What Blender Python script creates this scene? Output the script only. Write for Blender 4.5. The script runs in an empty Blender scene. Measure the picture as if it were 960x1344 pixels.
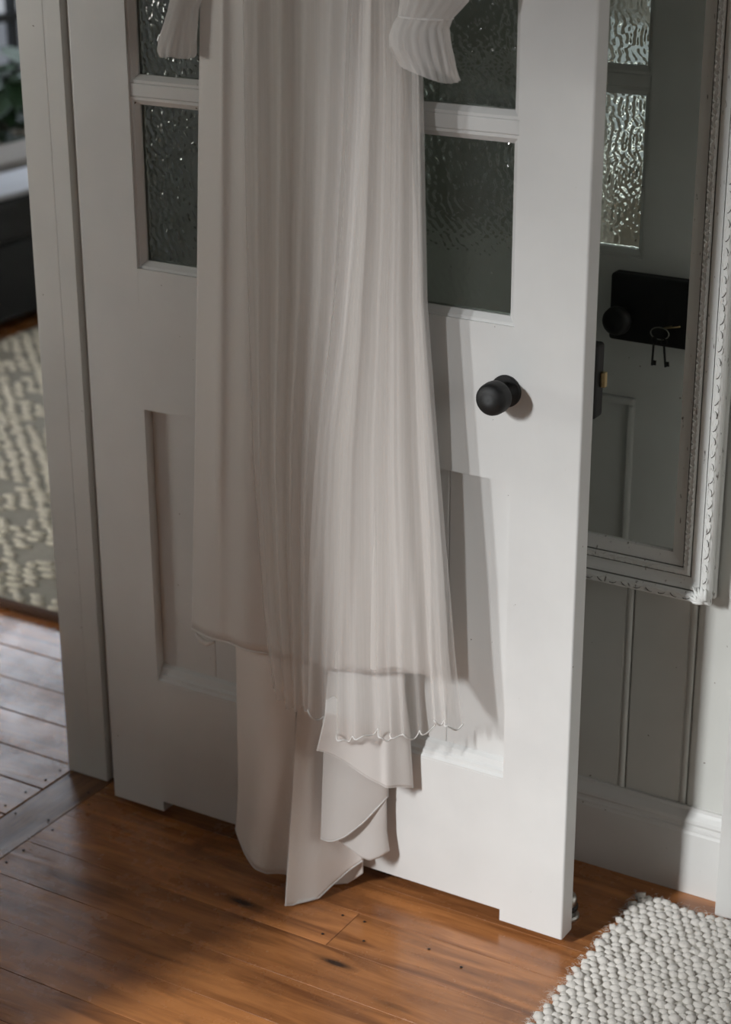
import bpy, bmesh, math, random
import numpy as np
from mathutils import Matrix, Vector
random.seed(7); rng = np.random.default_rng(7)
S = bpy.context.scene
COL = S.collection
# ------------------------------------------------------------------ camera
FPX, YAW, PITCH, ROLL = 2500.77, -0.5422069, 0.3768164, -0.0045368
CAM = np.array([1.745763, -2.104489, 1.573428])
_fw = np.array([math.sin(YAW)*math.cos(PITCH), math.cos(YAW)*math.cos(PITCH), -math.sin(PITCH)])
_rt = np.array([math.cos(YAW), -math.sin(YAW), 0.0]); _up = np.cross(_rt, _fw)
_c, _s = math.cos(ROLL), math.sin(ROLL)
_rt, _up = _c*_rt + _s*_up, -_s*_rt + _c*_up
cd = bpy.data.cameras.new('camera'); cam = bpy.data.objects.new('camera', cd); COL.objects.link(cam)
cd.sensor_fit = 'HORIZONTAL'; cd.sensor_width = 24.0; cd.lens = FPX*24.0/960.0; cd.clip_start = 0.05
cam.matrix_world = Matrix(((_rt[0], _up[0], -_fw[0], CAM[0]), (_rt[1], _up[1], -_fw[1], CAM[1]), (_rt[2], _up[2], -_fw[2], CAM[2]), (0, 0, 0, 1)))
cd.dof.use_dof = True; cd.dof.focus_distance = 2.52; cd.dof.aperture_fstop = 4.0
S.camera = cam
# ------------------------------------------------------------------ view, world, daylight
S.view_settings.view_transform = 'Standard'; S.view_settings.look = 'None'
S.view_settings.gamma = 1.0; S.view_settings.use_curve_mapping = False
S.view_settings.exposure = 0.0
S.cycles.max_bounces = 9; S.cycles.use_adaptive_sampling = True; S.cycles.adaptive_threshold = 0.025
w = bpy.data.worlds.new('overcast_sky'); S.world = w; w.use_nodes = True
bg = w.node_tree.nodes['Background']; bg.inputs[0].default_value = (0.86, 0.92, 1.0, 1); bg.inputs[1].default_value = 0.50
def window_light(name, loc, direction, sx, sy, power, color, spread=180):
    l = bpy.data.lights.new(name, 'AREA'); l.shape = 'RECTANGLE'; l.size = sx; l.size_y = sy
    l.energy = power; l.color = color; l.spread = math.radians(spread)
    o = bpy.data.objects.new(name, l); COL.objects.link(o); o.location = loc
    o.rotation_euler = Vector(direction).to_track_quat('-Z', 'Y').to_euler()
    return o
window_light('daylight_main_window', (-0.62, -3.35, 2.40), (0.975, -0.22, 0), 1.3, 1.3, 2200, (0.96, 0.985, 1.0))
window_light('daylight_garden_window', (-3.12, 3.2, 1.75), (1, 0, 0), 1.45, 1.3, 32, (0.80, 0.88, 1.0))
window_light('daylight_side_window', (-2.35, -1.56, 1.25), (0.6, 1, 0), 1.15, 0.6, 36, (0.97, 0.965, 0.905))

window_light('fill_light_right', (3.28, -0.75, 1.4), (-1, 0, 0), 1.0, 1.1, 10, (1.0, 0.98, 0.94))  # added fill from the right, lifts the wall behind the door

def at(px, py, Y):
    d = (px-480)/FPX*_rt + (672-py)/FPX*_up + _fw
    return CAM + (Y-CAM[1])/d[1]*d

# ------------------------------------------------------------------ materials
MAT = {}
def nodes(name):
    m = bpy.data.materials.new(name); m.use_nodes = True; MAT[name] = m
    nt = m.node_tree; return m, nt, nt.nodes, nt.links, nt.nodes['Principled BSDF']
def N(ns, t, **kw):
    n = ns.new(t)
    for k, v in kw.items():
        if k.startswith('i_'):
            key = k[2:]; n.inputs[int(key) if key.isdigit() else key.replace('_', ' ')].default_value = v
        else: setattr(n, k, v)
    return n
def ramp(ns, stops):
    r = ns.new('ShaderNodeValToRGB'); e = r.color_ramp.elements
    while len(e) < len(stops): e.new(0.5)
    for k, (p, c) in enumerate(stops): e[k].position = p; e[k].color = (*c, 1) if len(c) == 3 else c
    return r
def coords(ns, ls, scale, kind='Object', rnd=False):
    if kind == 'World':
        g = ns.new('ShaderNodeNewGeometry'); out = g.outputs['Position']
    else:
        g = ns.new('ShaderNodeTexCoord'); out = g.outputs[kind]
    mp = N(ns, 'ShaderNodeMapping'); mp.inputs['Scale'].default_value = scale
    ls.new(out, mp.inputs['Vector'])
    if rnd:
        oi = ns.new('ShaderNodeObjectInfo'); mul = N(ns, 'ShaderNodeVectorMath', operation='SCALE'); cmb = ns.new('ShaderNodeCombineXYZ')
        ls.new(oi.outputs['Random'], cmb.inputs[0]); ls.new(oi.outputs['Random'], cmb.inputs[1]); ls.new(oi.outputs['Random'], cmb.inputs[2])
        ls.new(cmb.outputs[0], mul.inputs[0]); mul.inputs['Scale'].default_value = 37.0
        ls.new(mul.outputs[0], mp.inputs['Location'])
    return mp.outputs[0]
def bump(ns, ls, h, bs, strength, dist):
    b = N(ns, 'ShaderNodeBump'); b.inputs['Strength'].default_value = strength; b.inputs['Distance'].default_value = dist
    ls.new(h, b.inputs['Height']); ls.new(b.outputs[0], bs.inputs['Normal']); return b
def paint(name, col, rough=0.38, brush=(60, 60, 3), bstr=0.35, chips=True, var=0.05):
    m, nt, ns, ls, bs = nodes(name)
    v = coords(ns, ls, brush, 'World')
    n1 = N(ns, 'ShaderNodeTexNoise', i_Scale=4.0, i_Detail=5.0); ls.new(v, n1.inputs['Vector'])
    v2 = coords(ns, ls, (3, 3, 3), 'World')
    n2 = N(ns, 'ShaderNodeTexNoise', i_Scale=2.0, i_Detail=4.0); ls.new(v2, n2.inputs['Vector'])
    d = tuple(c*(1-var*2) for c in col); r = ramp(ns, [(0.3, d), (0.7, col)]); ls.new(n2.outputs[0], r.inputs[0])
    src = r.outputs[0]
    if chips:
        n3 = N(ns, 'ShaderNodeTexNoise', i_Scale=34.0, i_Detail=2.0); ls.new(v2, n3.inputs['Vector'])
        rc = ramp(ns, [(0.77, (0, 0, 0)), (0.79, (1, 1, 1))]); ls.new(n3.outputs[0], rc.inputs[0])
        mx = N(ns, 'ShaderNodeMixRGB'); mx.inputs[2].default_value = (0.16, 0.12, 0.09, 1)
        ls.new(rc.outputs[0], mx.inputs[0]); ls.new(src, mx.inputs[1]); src = mx.outputs[0]
    ls.new(src, bs.inputs['Base Color']); bs.inputs['Roughness'].default_value = rough
    bump(ns, ls, n1.outputs[0], bs, bstr, 0.0006)
    return m
paint('door_paint', (0.775, 0.772, 0.755))
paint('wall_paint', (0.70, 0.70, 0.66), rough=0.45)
paint('trim_paint', (0.76, 0.75, 0.725))
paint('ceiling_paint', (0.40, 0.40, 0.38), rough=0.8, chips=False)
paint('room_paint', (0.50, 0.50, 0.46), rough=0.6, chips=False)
def plain(name, col, rough=0.5, metal=0.0, bscale=None, bdist=0.001, sheen=0.0, coat=0.0):
    m, nt, ns, ls, bs = nodes(name)
    v = coords(ns, ls, (1, 1, 1), 'Object')
    n = N(ns, 'ShaderNodeTexNoise', i_Scale=bscale or 25.0, i_Detail=4.0); ls.new(v, n.inputs['Vector'])
    r = ramp(ns, [(0.25, tuple(c*0.86 for c in col)), (0.75, col)]); ls.new(n.outputs[0], r.inputs[0])
    ls.new(r.outputs[0], bs.inputs['Base Color']); bs.inputs['Roughness'].default_value = rough
    bs.inputs['Metallic'].default_value = metal; bs.inputs['Sheen Weight'].default_value = sheen; bs.inputs['Coat Weight'].default_value = coat
    if bscale: bump(ns, ls, n.outputs[0], bs, 0.5, bdist)
    return m
plain('black_iron', (0.006, 0.006, 0.006), 0.58, 0.0, 120, 0.0003)
plain('brass', (0.55, 0.42, 0.22), 0.35, 1.0)
plain('steel', (0.62, 0.61, 0.58), 0.28, 1.0)
plain('key_steel', (0.35, 0.34, 0.31), 0.4, 1.0)
plain('rubber', (0.02, 0.02, 0.02), 0.7)
plain('wool', (0.68, 0.645, 0.595), 0.95, 0, 300, 0.0015, sheen=0.3)
plain('wool_backing', (0.55, 0.52, 0.47), 0.95)
plain('rug_cream', (0.85, 0.79, 0.68), 0.95, 0, 90, 0.002)
plain('rug_base', (0.46, 0.43, 0.37), 0.95, 0, 60, 0.002)
plain('rug_border', (0.10, 0.045, 0.025), 0.8)
plain('sofa_fabric', (0.035, 0.038, 0.040), 0.9, 0, 200, 0.0006)
plain('seat_fabric', (0.33, 0.30, 0.27), 0.9, 0, 200, 0.0006)
plain('blanket_fabric', (0.70, 0.72, 0.78), 0.9, 0, 150, 0.001)
plain('dark_wood', (0.07, 0.035, 0.02), 0.45)
plain('leaf_green', (0.035, 0.075, 0.035), 0.45)
plain('plant_pot', (0.45, 0.43, 0.40), 0.6)
plain('subfloor_dark', (0.015, 0.01, 0.008), 0.9)
plain('dark_frame', (0.03, 0.035, 0.04), 0.5)
plain('terrace_stone', (0.42, 0.43, 0.46), 0.9, 0, 8, 0.01)
plain('felt', (0.05, 0.05, 0.048), 0.95)
# old pine boards
def wood(name, c_light, c_dark, rough, axis_scale, spec=0.5):
    m, nt, ns, ls, bs = nodes(name)
    v = coords(ns, ls, axis_scale, 'World', rnd=True)
    dn = N(ns, 'ShaderNodeTexNoise', i_Scale=1.1, i_Detail=3.0); ls.new(v, dn.inputs['Vector'])
    wv = N(ns, 'ShaderNodeTexNoise', i_Scale=3.0, i_Detail=8.0, i_Roughness=0.62, i_Distortion=0.6); ls.new(v, wv.inputs['Vector'])
    r = ramp(ns, [(0.28, c_dark), (0.46, tuple(0.5*(a+b) for a, b in zip(c_light, c_dark))), (0.62, c_light)]); ls.new(wv.outputs[0], r.inputs[0])
    # per board tone
    oi = ns.new('ShaderNodeObjectInfo'); hs = N(ns, 'ShaderNodeHueSaturation')
    mr = N(ns, 'ShaderNodeMapRange'); mr.inputs['To Min'].default_value = 0.82; mr.inputs['To Max'].default_value = 1.12
    ls.new(oi.outputs['Random'], mr.inputs[0]); ls.new(mr.outputs[0], hs.inputs['Value']); ls.new(r.outputs[0], hs.inputs['Color'])
    # knots
    vk = coords(ns, ls, tuple(a*0.9 if a < 3 else a*0.35 for a in axis_scale), 'World', rnd=True)
    vo = N(ns, 'ShaderNodeTexVoronoi', i_Scale=2.6); ls.new(vk, vo.inputs['Vector'])
    rk = ramp(ns, [(0.035, (1, 1, 1)), (0.085, (0.35, 0.35, 0.35)), (0.14, (0, 0, 0))]); ls.new(vo.outputs['Distance'], rk.inputs[0])
    mx = N(ns, 'ShaderNodeMixRGB'); mx.inputs[2].default_value = (0.028, 0.012, 0.006, 1)
    ls.new(rk.outputs[0], mx.inputs[0]); ls.new(hs.outputs[0], mx.inputs[1])
    # scuffs and stains
    vs = coords(ns, ls, (1, 1, 1), 'World')
    ss = N(ns, 'ShaderNodeTexNoise', i_Scale=7.0, i_Detail=5.0, i_Roughness=0.7); ls.new(vs, ss.inputs['Vector'])
    rs = ramp(ns, [(0.58, (0, 0, 0)), (0.75, (0.65, 0.65, 0.65))]); ls.new(ss.outputs[0], rs.inputs[0])
    m2 = N(ns, 'ShaderNodeMixRGB'); m2.inputs[2].default_value = (*[c*0.45 for c in c_dark], 1)
    ls.new(rs.outputs[0], m2.inputs[0]); ls.new(mx.outputs[0], m2.inputs[1])
    ls.new(m2.outputs[0], bs.inputs['Base Color'])
    rr = ramp(ns, [(0.35, (rough-0.08,)*3), (0.7, (rough+0.16,)*3)]); ls.new(ss.outputs[0], rr.inputs[0]); ls.new(rr.outputs[0], bs.inputs['Roughness'])
    bs.inputs['Specular IOR Level'].default_value = spec
    bump(ns, ls, wv.outputs[0], bs, 0.35, 0.0012)
    return m
wood('pine_boards', (0.48, 0.192, 0.064), (0.155, 0.052, 0.017), 0.22, (1.3, 13, 13))
wood('pine_threshold', (0.30, 0.14, 0.06), (0.10, 0.04, 0.018), 0.34, (22, 1.6, 22))
# satin and tulle
def cloth(name, col, rough, weave, transl, alpha, sheen=0.2, wrinkle=0.0):
    m, nt, ns, ls, bs = nodes(name)
    v = coords(ns, ls, (1, 1, 1), 'World')
    n = N(ns, 'ShaderNodeTexNoise', i_Scale=weave, i_Detail=3.0); ls.new(v, n.inputs['Vector'])
    bs.inputs['Base Color'].default_value = (*col, 1); bs.inputs['Roughness'].default_value = rough
    bs.inputs['Sheen Weight'].default_value = sheen; bs.inputs['Specular IOR Level'].default_value = 0.35
    b = bump(ns, ls, n.outputs[0], bs, 0.4, 0.0004)
    if wrinkle:
        v2 = coords(ns, ls, (1, 1, 0.8), 'World')
        n2 = N(ns, 'ShaderNodeTexNoise', i_Scale=14.0, i_Detail=3.0, i_Distortion=1.2); ls.new(v2, n2.inputs['Vector'])
        b2 = N(ns, 'ShaderNodeBump'); b2.inputs['Strength'].default_value = 0.6; b2.inputs['Distance'].default_value = wrinkle
        ls.new(n2.outputs[0], b2.inputs['Height']); ls.new(b2.outputs[0], b.inputs['Normal'])
    tr = N(ns, 'ShaderNodeBsdfTranslucent'); tr.inputs[0].default_value = (*col, 1)
    mx = N(ns, 'ShaderNodeMixShader'); mx.inputs[0].default_value = transl
    ls.new(bs.outputs[0], mx.inputs[1]); ls.new(tr.outputs[0], mx.inputs[2])
    out = ns['Material Output']; src = mx.outputs[0]
    if alpha < 1:
        tp = ns.new('ShaderNodeBsdfTransparent'); m2 = N(ns, 'ShaderNodeMixShader')
        # fine vertical threads make the weave denser in places
        v3 = coords(ns, ls, (420, 420, 3), 'World'); n3 = N(ns, 'ShaderNodeTexNoise', i_Scale=1.0, i_Detail=2.0); ls.new(v3, n3.inputs['Vector'])
        mr = N(ns, 'ShaderNodeMapRange'); mr.inputs['From Min'].default_value = 0.3; mr.inputs['From Max'].default_value = 0.7
        mr.inputs['To Min'].default_value = alpha-0.012; mr.inputs['To Max'].default_value = min(1, alpha+0.012)
        ls.new(n3.outputs[0], mr.inputs[0]); ls.new(mr.outputs[0], m2.inputs[0])
        ls.new(tp.outputs[0], m2.inputs[1]); ls.new(src, m2.inputs[2]); src = m2.outputs[0]
    ls.new(src, out.inputs['Surface'])
    return m
cloth('satin', (0.90, 0.845, 0.80), 0.42, 900, 0.12, 1.0, wrinkle=0.004)
cloth('satin_smooth', (0.80, 0.765, 0.735), 0.45, 900, 0.15, 1.0)
cloth('tulle', (0.80, 0.76, 0.725), 0.75, 700, 0.18, 0.33)
cloth('cuff_tulle', (0.86, 0.83, 0.81), 0.75, 700, 0.3, 0.62)
cloth('tulle_dense', (0.80, 0.76, 0.725), 0.75, 700, 0.18, 0.55)
cloth('hem_thread', (0.86, 0.84, 0.82), 0.6, 900, 0.2, 1.0)
# cast textured glass (the relief is in the mesh)
m, nt, ns, ls, bs = nodes('textured_glass')
bs.inputs['Base Color'].default_value = (0.80, 0.86, 0.80, 1); bs.inputs['Transmission Weight'].default_value = 1.0
bs.inputs['Roughness'].default_value = 0.06; bs.inputs['IOR'].default_value = 1.48
v = coords(ns, ls, (1, 1, 0.6), 'World'); n = N(ns, 'ShaderNodeTexNoise', i_Scale=260.0, i_Detail=2.0); ls.new(v, n.inputs['Vector'])
bump(ns, ls, n.outputs[0], bs, 0.25, 0.0004)
tr = N(ns, 'ShaderNodeBsdfTranslucent'); tr.inputs[0].default_value = (0.62, 0.68, 0.62, 1); df = N(ns, 'ShaderNodeBsdfDiffuse'); df.inputs[0].default_value = (0.40, 0.44, 0.40, 1)
ma = N(ns, 'ShaderNodeMixShader'); ma.inputs[0].default_value = 0.4; mx = N(ns, 'ShaderNodeMixShader'); mx.inputs[0].default_value = 0.08
ls.new(df.outputs[0], ma.inputs[1]); ls.new(tr.outputs[0], ma.inputs[2]); ls.new(bs.outputs[0], mx.inputs[1]); ls.new(ma.outputs[0], mx.inputs[2]); ls.new(mx.outputs[0], ns['Material Output'].inputs['Surface'])
m, nt, ns, ls, bs = nodes('clear_glass')
tp = ns.new('ShaderNodeBsdfTransparent'); mx = N(ns, 'ShaderNodeMixShader'); mx.inputs[0].default_value = 0.06
bs.inputs['Roughness'].default_value = 0.02; bs.inputs['Metallic'].default_value = 1.0
ls.new(tp.outputs[0], mx.inputs[1]); ls.new(bs.outputs[0], mx.inputs[2]); ls.new(mx.outputs[0], ns['Material Output'].inputs['Surface'])
m, nt, ns, ls, bs = nodes('mirror_silver')
v = coords(ns, ls, (1, 1, 1), 'World'); n = N(ns, 'ShaderNodeTexNoise', i_Scale=3.0); ls.new(v, n.inputs['Vector'])
r = ramp(ns, [(0.3, (0.78, 0.81, 0.78)), (0.7, (0.82, 0.85, 0.82))]); ls.new(n.outputs[0], r.inputs[0]); ls.new(r.outputs[0], bs.inputs['Base Color'])
bs.inputs['Metallic'].default_value = 1.0; bs.inputs['Roughness'].default_value = 0.0
# distressed white frame
m, nt, ns, ls, bs = nodes('distressed_white')
v = coords(ns, ls, (1, 1, 0.35), 'World'); n = N(ns, 'ShaderNodeTexNoise', i_Scale=150.0, i_Detail=4.0); ls.new(v, n.inputs['Vector'])
r = ramp(ns, [(0.66, (0.86, 0.86, 0.83)), (0.72, (0.22, 0.20, 0.18))]); ls.new(n.outputs[0], r.inputs[0]); ls.new(r.outputs[0], bs.inputs['Base Color'])
bs.inputs['Roughness'].default_value = 0.5; bump(ns, ls, n.outputs[0], bs, 0.3, 0.0006)
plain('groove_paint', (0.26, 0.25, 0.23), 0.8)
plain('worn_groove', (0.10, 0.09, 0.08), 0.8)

# ------------------------------------------------------------------ mesh helpers
class MB:
    def __init__(s): s.v = []; s.f = []
    def add(s, vs, fs):
        o = len(s.v); s.v += [tuple(map(float, p)) for p in vs]; s.f += [tuple(i+o for i in f) for f in fs]; return s
    def box(s, x0, x1, y0, y1, z0, z1):
        return s.add([(x0,y0,z0),(x1,y0,z0),(x1,y1,z0),(x0,y1,z0),(x0,y0,z1),(x1,y0,z1),(x1,y1,z1),(x0,y1,z1)],
                     [(0,3,2,1),(4,5,6,7),(0,1,5,4),(1,2,6,5),(2,3,7,6),(3,0,4,7)])
    def prism(s, poly, axis, a, b):
        """poly of 2-D points extruded along axis; the 2-D axes are the other two in xyz order"""
        n = len(poly)
        def P(q, t):
            q = list(q); q.insert(axis, t); return q
        vs = [P(q, a) for q in poly] + [P(q, b) for q in poly]
        fs = [tuple(range(n-1, -1, -1)), tuple(range(n, 2*n))] + [(i, (i+1) % n, n+(i+1) % n, n+i) for i in range(n)]
        return s.add(vs, fs)
    def tube(s, pts, r, n=6, closed=False):
        pts = [np.array(p, float) for p in pts]; m_ = len(pts); vs = []
        for i, p in enumerate(pts):
            a = pts[(i-1) % m_] if (closed or i > 0) else p; b = pts[(i+1) % m_] if (closed or i < m_-1) else p
            t = b-a; t = t/(np.linalg.norm(t)+1e-12)
            h = np.array([0, 0, 1.0]) if abs(t[2]) < 0.9 else np.array([1.0, 0, 0])
            u = np.cross(t, h); u /= np.linalg.norm(u); w_ = np.cross(t, u)
            rr = r[i] if hasattr(r, '__len__') else r
            for k in range(n):
                a_ = 2*math.pi*k/n; vs.append(p + rr*(math.cos(a_)*u + math.sin(a_)*w_))
        fs = []
        for i in range(m_ if closed else m_-1):
            j = (i+1) % m_
            for k in range(n): fs.append((i*n+k, i*n+(k+1) % n, j*n+(k+1) % n, j*n+k))
        if not closed: fs += [tuple(range(n-1, -1, -1)), tuple((m_-1)*n+k for k in range(n))]
        return s.add(vs, fs)
    def lathe(s, prof, o, axis, n=32):
        """prof = (radius, height); axis is a unit vector from o"""
        a = np.array(axis, float); h = np.array([0, 0, 1.0]) if abs(a[2]) < 0.9 else np.array([1.0, 0, 0])
        u = np.cross(a, h); u /= np.linalg.norm(u); w_ = np.cross(a, u); o = np.array(o, float); vs = []
        for r, t in prof:
            for k in range(n):
                q = 2*math.pi*k/n; vs.append(o + a*t + r*(math.cos(q)*u + math.sin(q)*w_))
        fs = [(i*n+k, i*n+(k+1) % n, (i+1)*n+(k+1) % n, (i+1)*n+k) for i in range(len(prof)-1) for k in range(n)]
        fs += [tuple(range(n-1, -1, -1)), tuple((len(prof)-1)*n+k for k in range(n))]
        return s.add(vs, fs)
    def grid(s, P):
        nv, nu, _ = P.shape
        return s.add(P.reshape(-1, 3), [(j*nu+i, j*nu+i+1, (j+1)*nu+i+1, (j+1)*nu+i) for j in range(nv-1) for i in range(nu-1)])
    def mesh(s, name):
        me = bpy.data.meshes.new(name); me.from_pydata(s.v, [], s.f); me.validate()
        bm = bmesh.new(); bm.from_mesh(me); bmesh.ops.recalc_face_normals(bm, faces=bm.faces); bm.to_mesh(me); bm.free(); return me
    def build(s, name, mat, parent=None, smooth=False, bevel=0, seg=2, loc=None, solid=0, subd=0):
        me = s.mesh(name); return link(name, me, mat, parent, smooth, bevel, seg, loc, solid, subd)
def link(name, me, mat=None, parent=None, smooth=False, bevel=0, seg=2, loc=None, solid=0, subd=0):
    o = bpy.data.objects.new(name, me); COL.objects.link(o)
    if mat and not me.materials: me.materials.append(MAT[mat])
    if smooth: me.polygons.foreach_set('use_smooth', [True]*len(me.polygons))
    if bevel:
        b = o.modifiers.new('bevel', 'BEVEL'); b.width = bevel; b.segments = seg; b.limit_method = 'ANGLE'; b.angle_limit = math.radians(40)
    if solid:
        q = o.modifiers.new('solid', 'SOLIDIFY'); q.thickness = solid; q.offset = 0
    if subd:
        q = o.modifiers.new('subd', 'SUBSURF'); q.levels = subd; q.render_levels = subd
    if loc is not None: o.location = loc
    if parent is not None: o.parent = parent
    return o
def empty(name, loc=(0, 0, 0)):
    o = bpy.data.objects.new(name, None); COL.objects.link(o); o.location = loc; o.empty_display_size = 0.05; return o
def tag(o, label=None, cat=None, group=None, kind=None):
    if label: o['label'] = label
    if cat: o['category'] = cat
    if group: o['group'] = group
    if kind: o['kind'] = kind
    return o
def struct(o, label=None, cat=None): return tag(o, label, cat, kind='structure')
def B(*a): return MB().box(*a)
def crv(pts, t):
    xs, ys = zip(*pts); return np.interp(t, xs, ys)
def smooth_crv(pts, t, n=400):
    xs, ys = zip(*pts); g = np.linspace(xs[0], xs[-1], n); y = np.interp(g, xs, ys)
    k = max(3, n//14) | 1; pad = k//2
    yp = np.concatenate([2*y[0]-y[1:pad+1][::-1], y, 2*y[-1]-y[-pad-1:-1][::-1]]); y = np.convolve(yp, np.ones(k)/k, 'valid')
    return np.interp(t, g, y)

# ================================================================== SETTING
WALL_Y = 0.239; XJ0, XJ1 = -0.127, -0.045      # jamb thickness of the partition
CEIL = 2.75; XL = -3.0; YF = 3.9; YS = -1.4; XR = 3.2; YR = -3.6
fl = B(XL-0.1, XR+0.1, YR-0.1, YF+0.1, -0.06, -0.024).build('floor', 'subfloor_dark')
struct(fl, 'worn varnished pine board floor running through both rooms', 'floor')
def board(x0, x1, y0, y1, mat='pine_boards', gap=0.0011):
    g = gap; z1 = random.uniform(-0.0003, 0.0003); b = gap
    x0 += g; x1 -= g; y0 += g; y1 -= g; L, W = x1-x0, y1-y0
    vs = [(0,0,-0.022),(L,0,-0.022),(L,W,-0.022),(0,W,-0.022),(0,0,-b),(L,0,-b),(L,W,-b),(0,W,-b),(b,b,0),(L-b,b,0),(L-b,W-b,0),(b,W-b,0)]
    fs = [(0,3,2,1)] + [(i,(i+1)%4,4+(i+1)%4,4+i) for i in range(4)] + [(4+i,4+(i+1)%4,8+(i+1)%4,8+i) for i in range(4)] + [(8,9,10,11)]
    MB().add(vs, fs).build('floorboard', mat, fl, loc=(x0, y0, z1-0.0006))
main_rows = [0.272, 0.180, 0.090, 0.005, -0.072, -0.165, -0.258, -0.352]
while main_rows[-1] > YR: main_rows.append(main_rows[-1] - random.uniform(0.09, 0.097))
for k in range(len(main_rows)-1):
    y1, y0 = min(main_rows[k], WALL_Y+0.02), main_rows[k+1]
    if k == 4: cuts = [0.508, 1.9]
    elif k < 9: cuts = [random.choice([1.15, 1.4, 1.75, 2.1])]
    else: cuts = [random.uniform(0.9, 2.2)]
    xs = [XJ1] + cuts + [XR]
    for a, b in zip(xs, xs[1:]): board(a, b, y0, y1, gap=0.00035)
left_rows = [YF, 3.4]
r_ = 0.482
fixed = [0.482, 0.363, 0.258, 0.160, 0.060, -0.027, -0.12]
up_ = [fixed[0]]
while up_[-1] < YF: up_.append(up_[-1] + 0.097)
dn_ = [fixed[-1]]
while dn_[-1] > YS: dn_.append(dn_[-1] - 0.095)
rows = list(reversed(up_)) + fixed[1:] + dn_[1:]
for a, b in zip(rows, rows[1:]):
    c = random.uniform(-2.2, -0.9); board(XL, c, b, a); board(c, XJ0, b, a)
board(XJ0, XJ1, -0.80, 0.3, 'pine_threshold'); board(XJ0, XJ1, -3.6, -0.80, 'pine_threshold')
# nail heads near board ends
nm = MB().lathe([(0.0, 0.0), (0.0022, 0.0), (0.0018, 0.0005), (0.0, 0.0006)], (0, 0, 0), (0, 0, 1), 8).mesh('nail')
for (x, y) in [(-0.143, 0.035), (-0.143, -0.002), (-0.145, -0.05), (-0.145, -0.10), (-0.118, 0.03), (-0.115, -0.11), (-0.055, -0.10), (-0.055, 0.0), (-0.03, -0.12), (-0.03, -0.19), (-0.03, -0.23), (-0.03, -0.03), (0.49, -0.09), (0.526, -0.088), (0.49, -0.145), (0.55, -0.13), (0.64, -0.10), (0.70, -0.115)]:
    link('nail', nm, 'subfloor_dark', fl, loc=(x, y, 0.0003))

# wall behind the door: beaded tongue and groove boards
wb = B(XJ1, XR, WALL_Y+0.012, WALL_Y+0.10, 0, CEIL).build('wall_back', 'wall_paint')
struct(wb, 'white tongue and groove board wall behind the open door', 'wall')
pitch = 0.098; x = 0.785 - pitch*8
def wall_board_mesh(wd):
    p = [(0.0006, 0.012), (0.0006, 0.002), (0.003, 0.0)]
    p += [(wd-0.013, 0.0), (wd-0.0115, 0.0018)]
    for k in range(7):
        a = math.pi*k/6; p.append((wd-0.0058-0.0050*math.cos(a), 0.002-0.0036*math.sin(a)))
    p += [(wd-0.0008, 0.012)]
    return MB().prism(p, 2, 0.128, CEIL).mesh('wall_board')
wm = wall_board_mesh(pitch)
while x < XR-0.05:
    if x > XJ1-0.05: link('wall_board', wm, 'wall_paint', wb, loc=(x, WALL_Y, 0))
    x += pitch
def base_profile(y):   # (y, z)
    return [(y, 0), (y-0.018, 0), (y-0.018, 0.100), (y-0.0165, 0.104), (y-0.0165, 0.107), (y-0.014, 0.109), (y-0.013, 0.113), (y-0.0145, 0.117), (y-0.013, 0.122), (y-0.008, 0.128), (y-0.005, 0.132), (y-0.004, 0.137), (y, 0.137)]
struct(MB().prism(base_profile(WALL_Y), 0, XJ1+0.006, 0.955).build('baseboard_back', 'trim_paint'), 'white moulded baseboard under the beaded board wall', 'baseboard')
struct(MB().prism(base_profile(WALL_Y), 0, 1.075, XR).build('baseboard_right', 'trim_paint'), 'white moulded baseboard beyond the tall casing', 'baseboard')
tr = B(0.957, 1.07, 0.186, WALL_Y+0.011, 0.0, 2.15).build('trim_1', 'trim_paint', bevel=0.003)
struct(tr, 'white upright casing beside the wool rug', 'trim')
# partition with the doorway
wl = MB(); wl.box(XJ0, XJ1, 0.075, YF, 0, CEIL).box(XJ0, XJ1, -0.84, 0.075, 2.03, CEIL).box(XJ0, XJ1, -1.56, -0.84, 0, CEIL)
wl.box(XJ0, XJ1, -2.46, -1.56, 0, 0.6).box(XJ0, XJ1, -2.46, -1.56, 1.70, CEIL).box(XJ0, XJ1, YR, -2.46, 0, CEIL)
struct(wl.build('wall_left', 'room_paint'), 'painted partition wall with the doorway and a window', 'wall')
jb = empty('trim_2', (XJ0, 0.045, 0)); struct(jb, 'white painted door jamb at the left of the open door', 'door jamb')
def J(bx, name, bev=0.0015): 
    o = B(*bx).build(name, 'trim_paint', bevel=bev); o.parent = jb; o.location = (-XJ0, -0.045, 0); return o
J((XJ0-0.004, -0.082, 0.0445, 0.075, 0.0005, 2.03), 'jamb_face', 0.0006)
J((-0.0822, -0.0505, 0.0448, 0.075, 0.0005, 2.03), 'jamb_rebate', 0.0006)
J((-0.0505, -0.012, 0.058, 0.075, 0.0005, 2.08), 'casing', 0.002)
J((XJ0-0.004, XJ1+0.004, -0.839, -0.80, 0.0005, 2.03), 'strike_jamb')
J((XJ0-0.004, XJ1+0.004, -0.80, 0.043, 2.0, 2.029), 'head_jamb')
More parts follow.
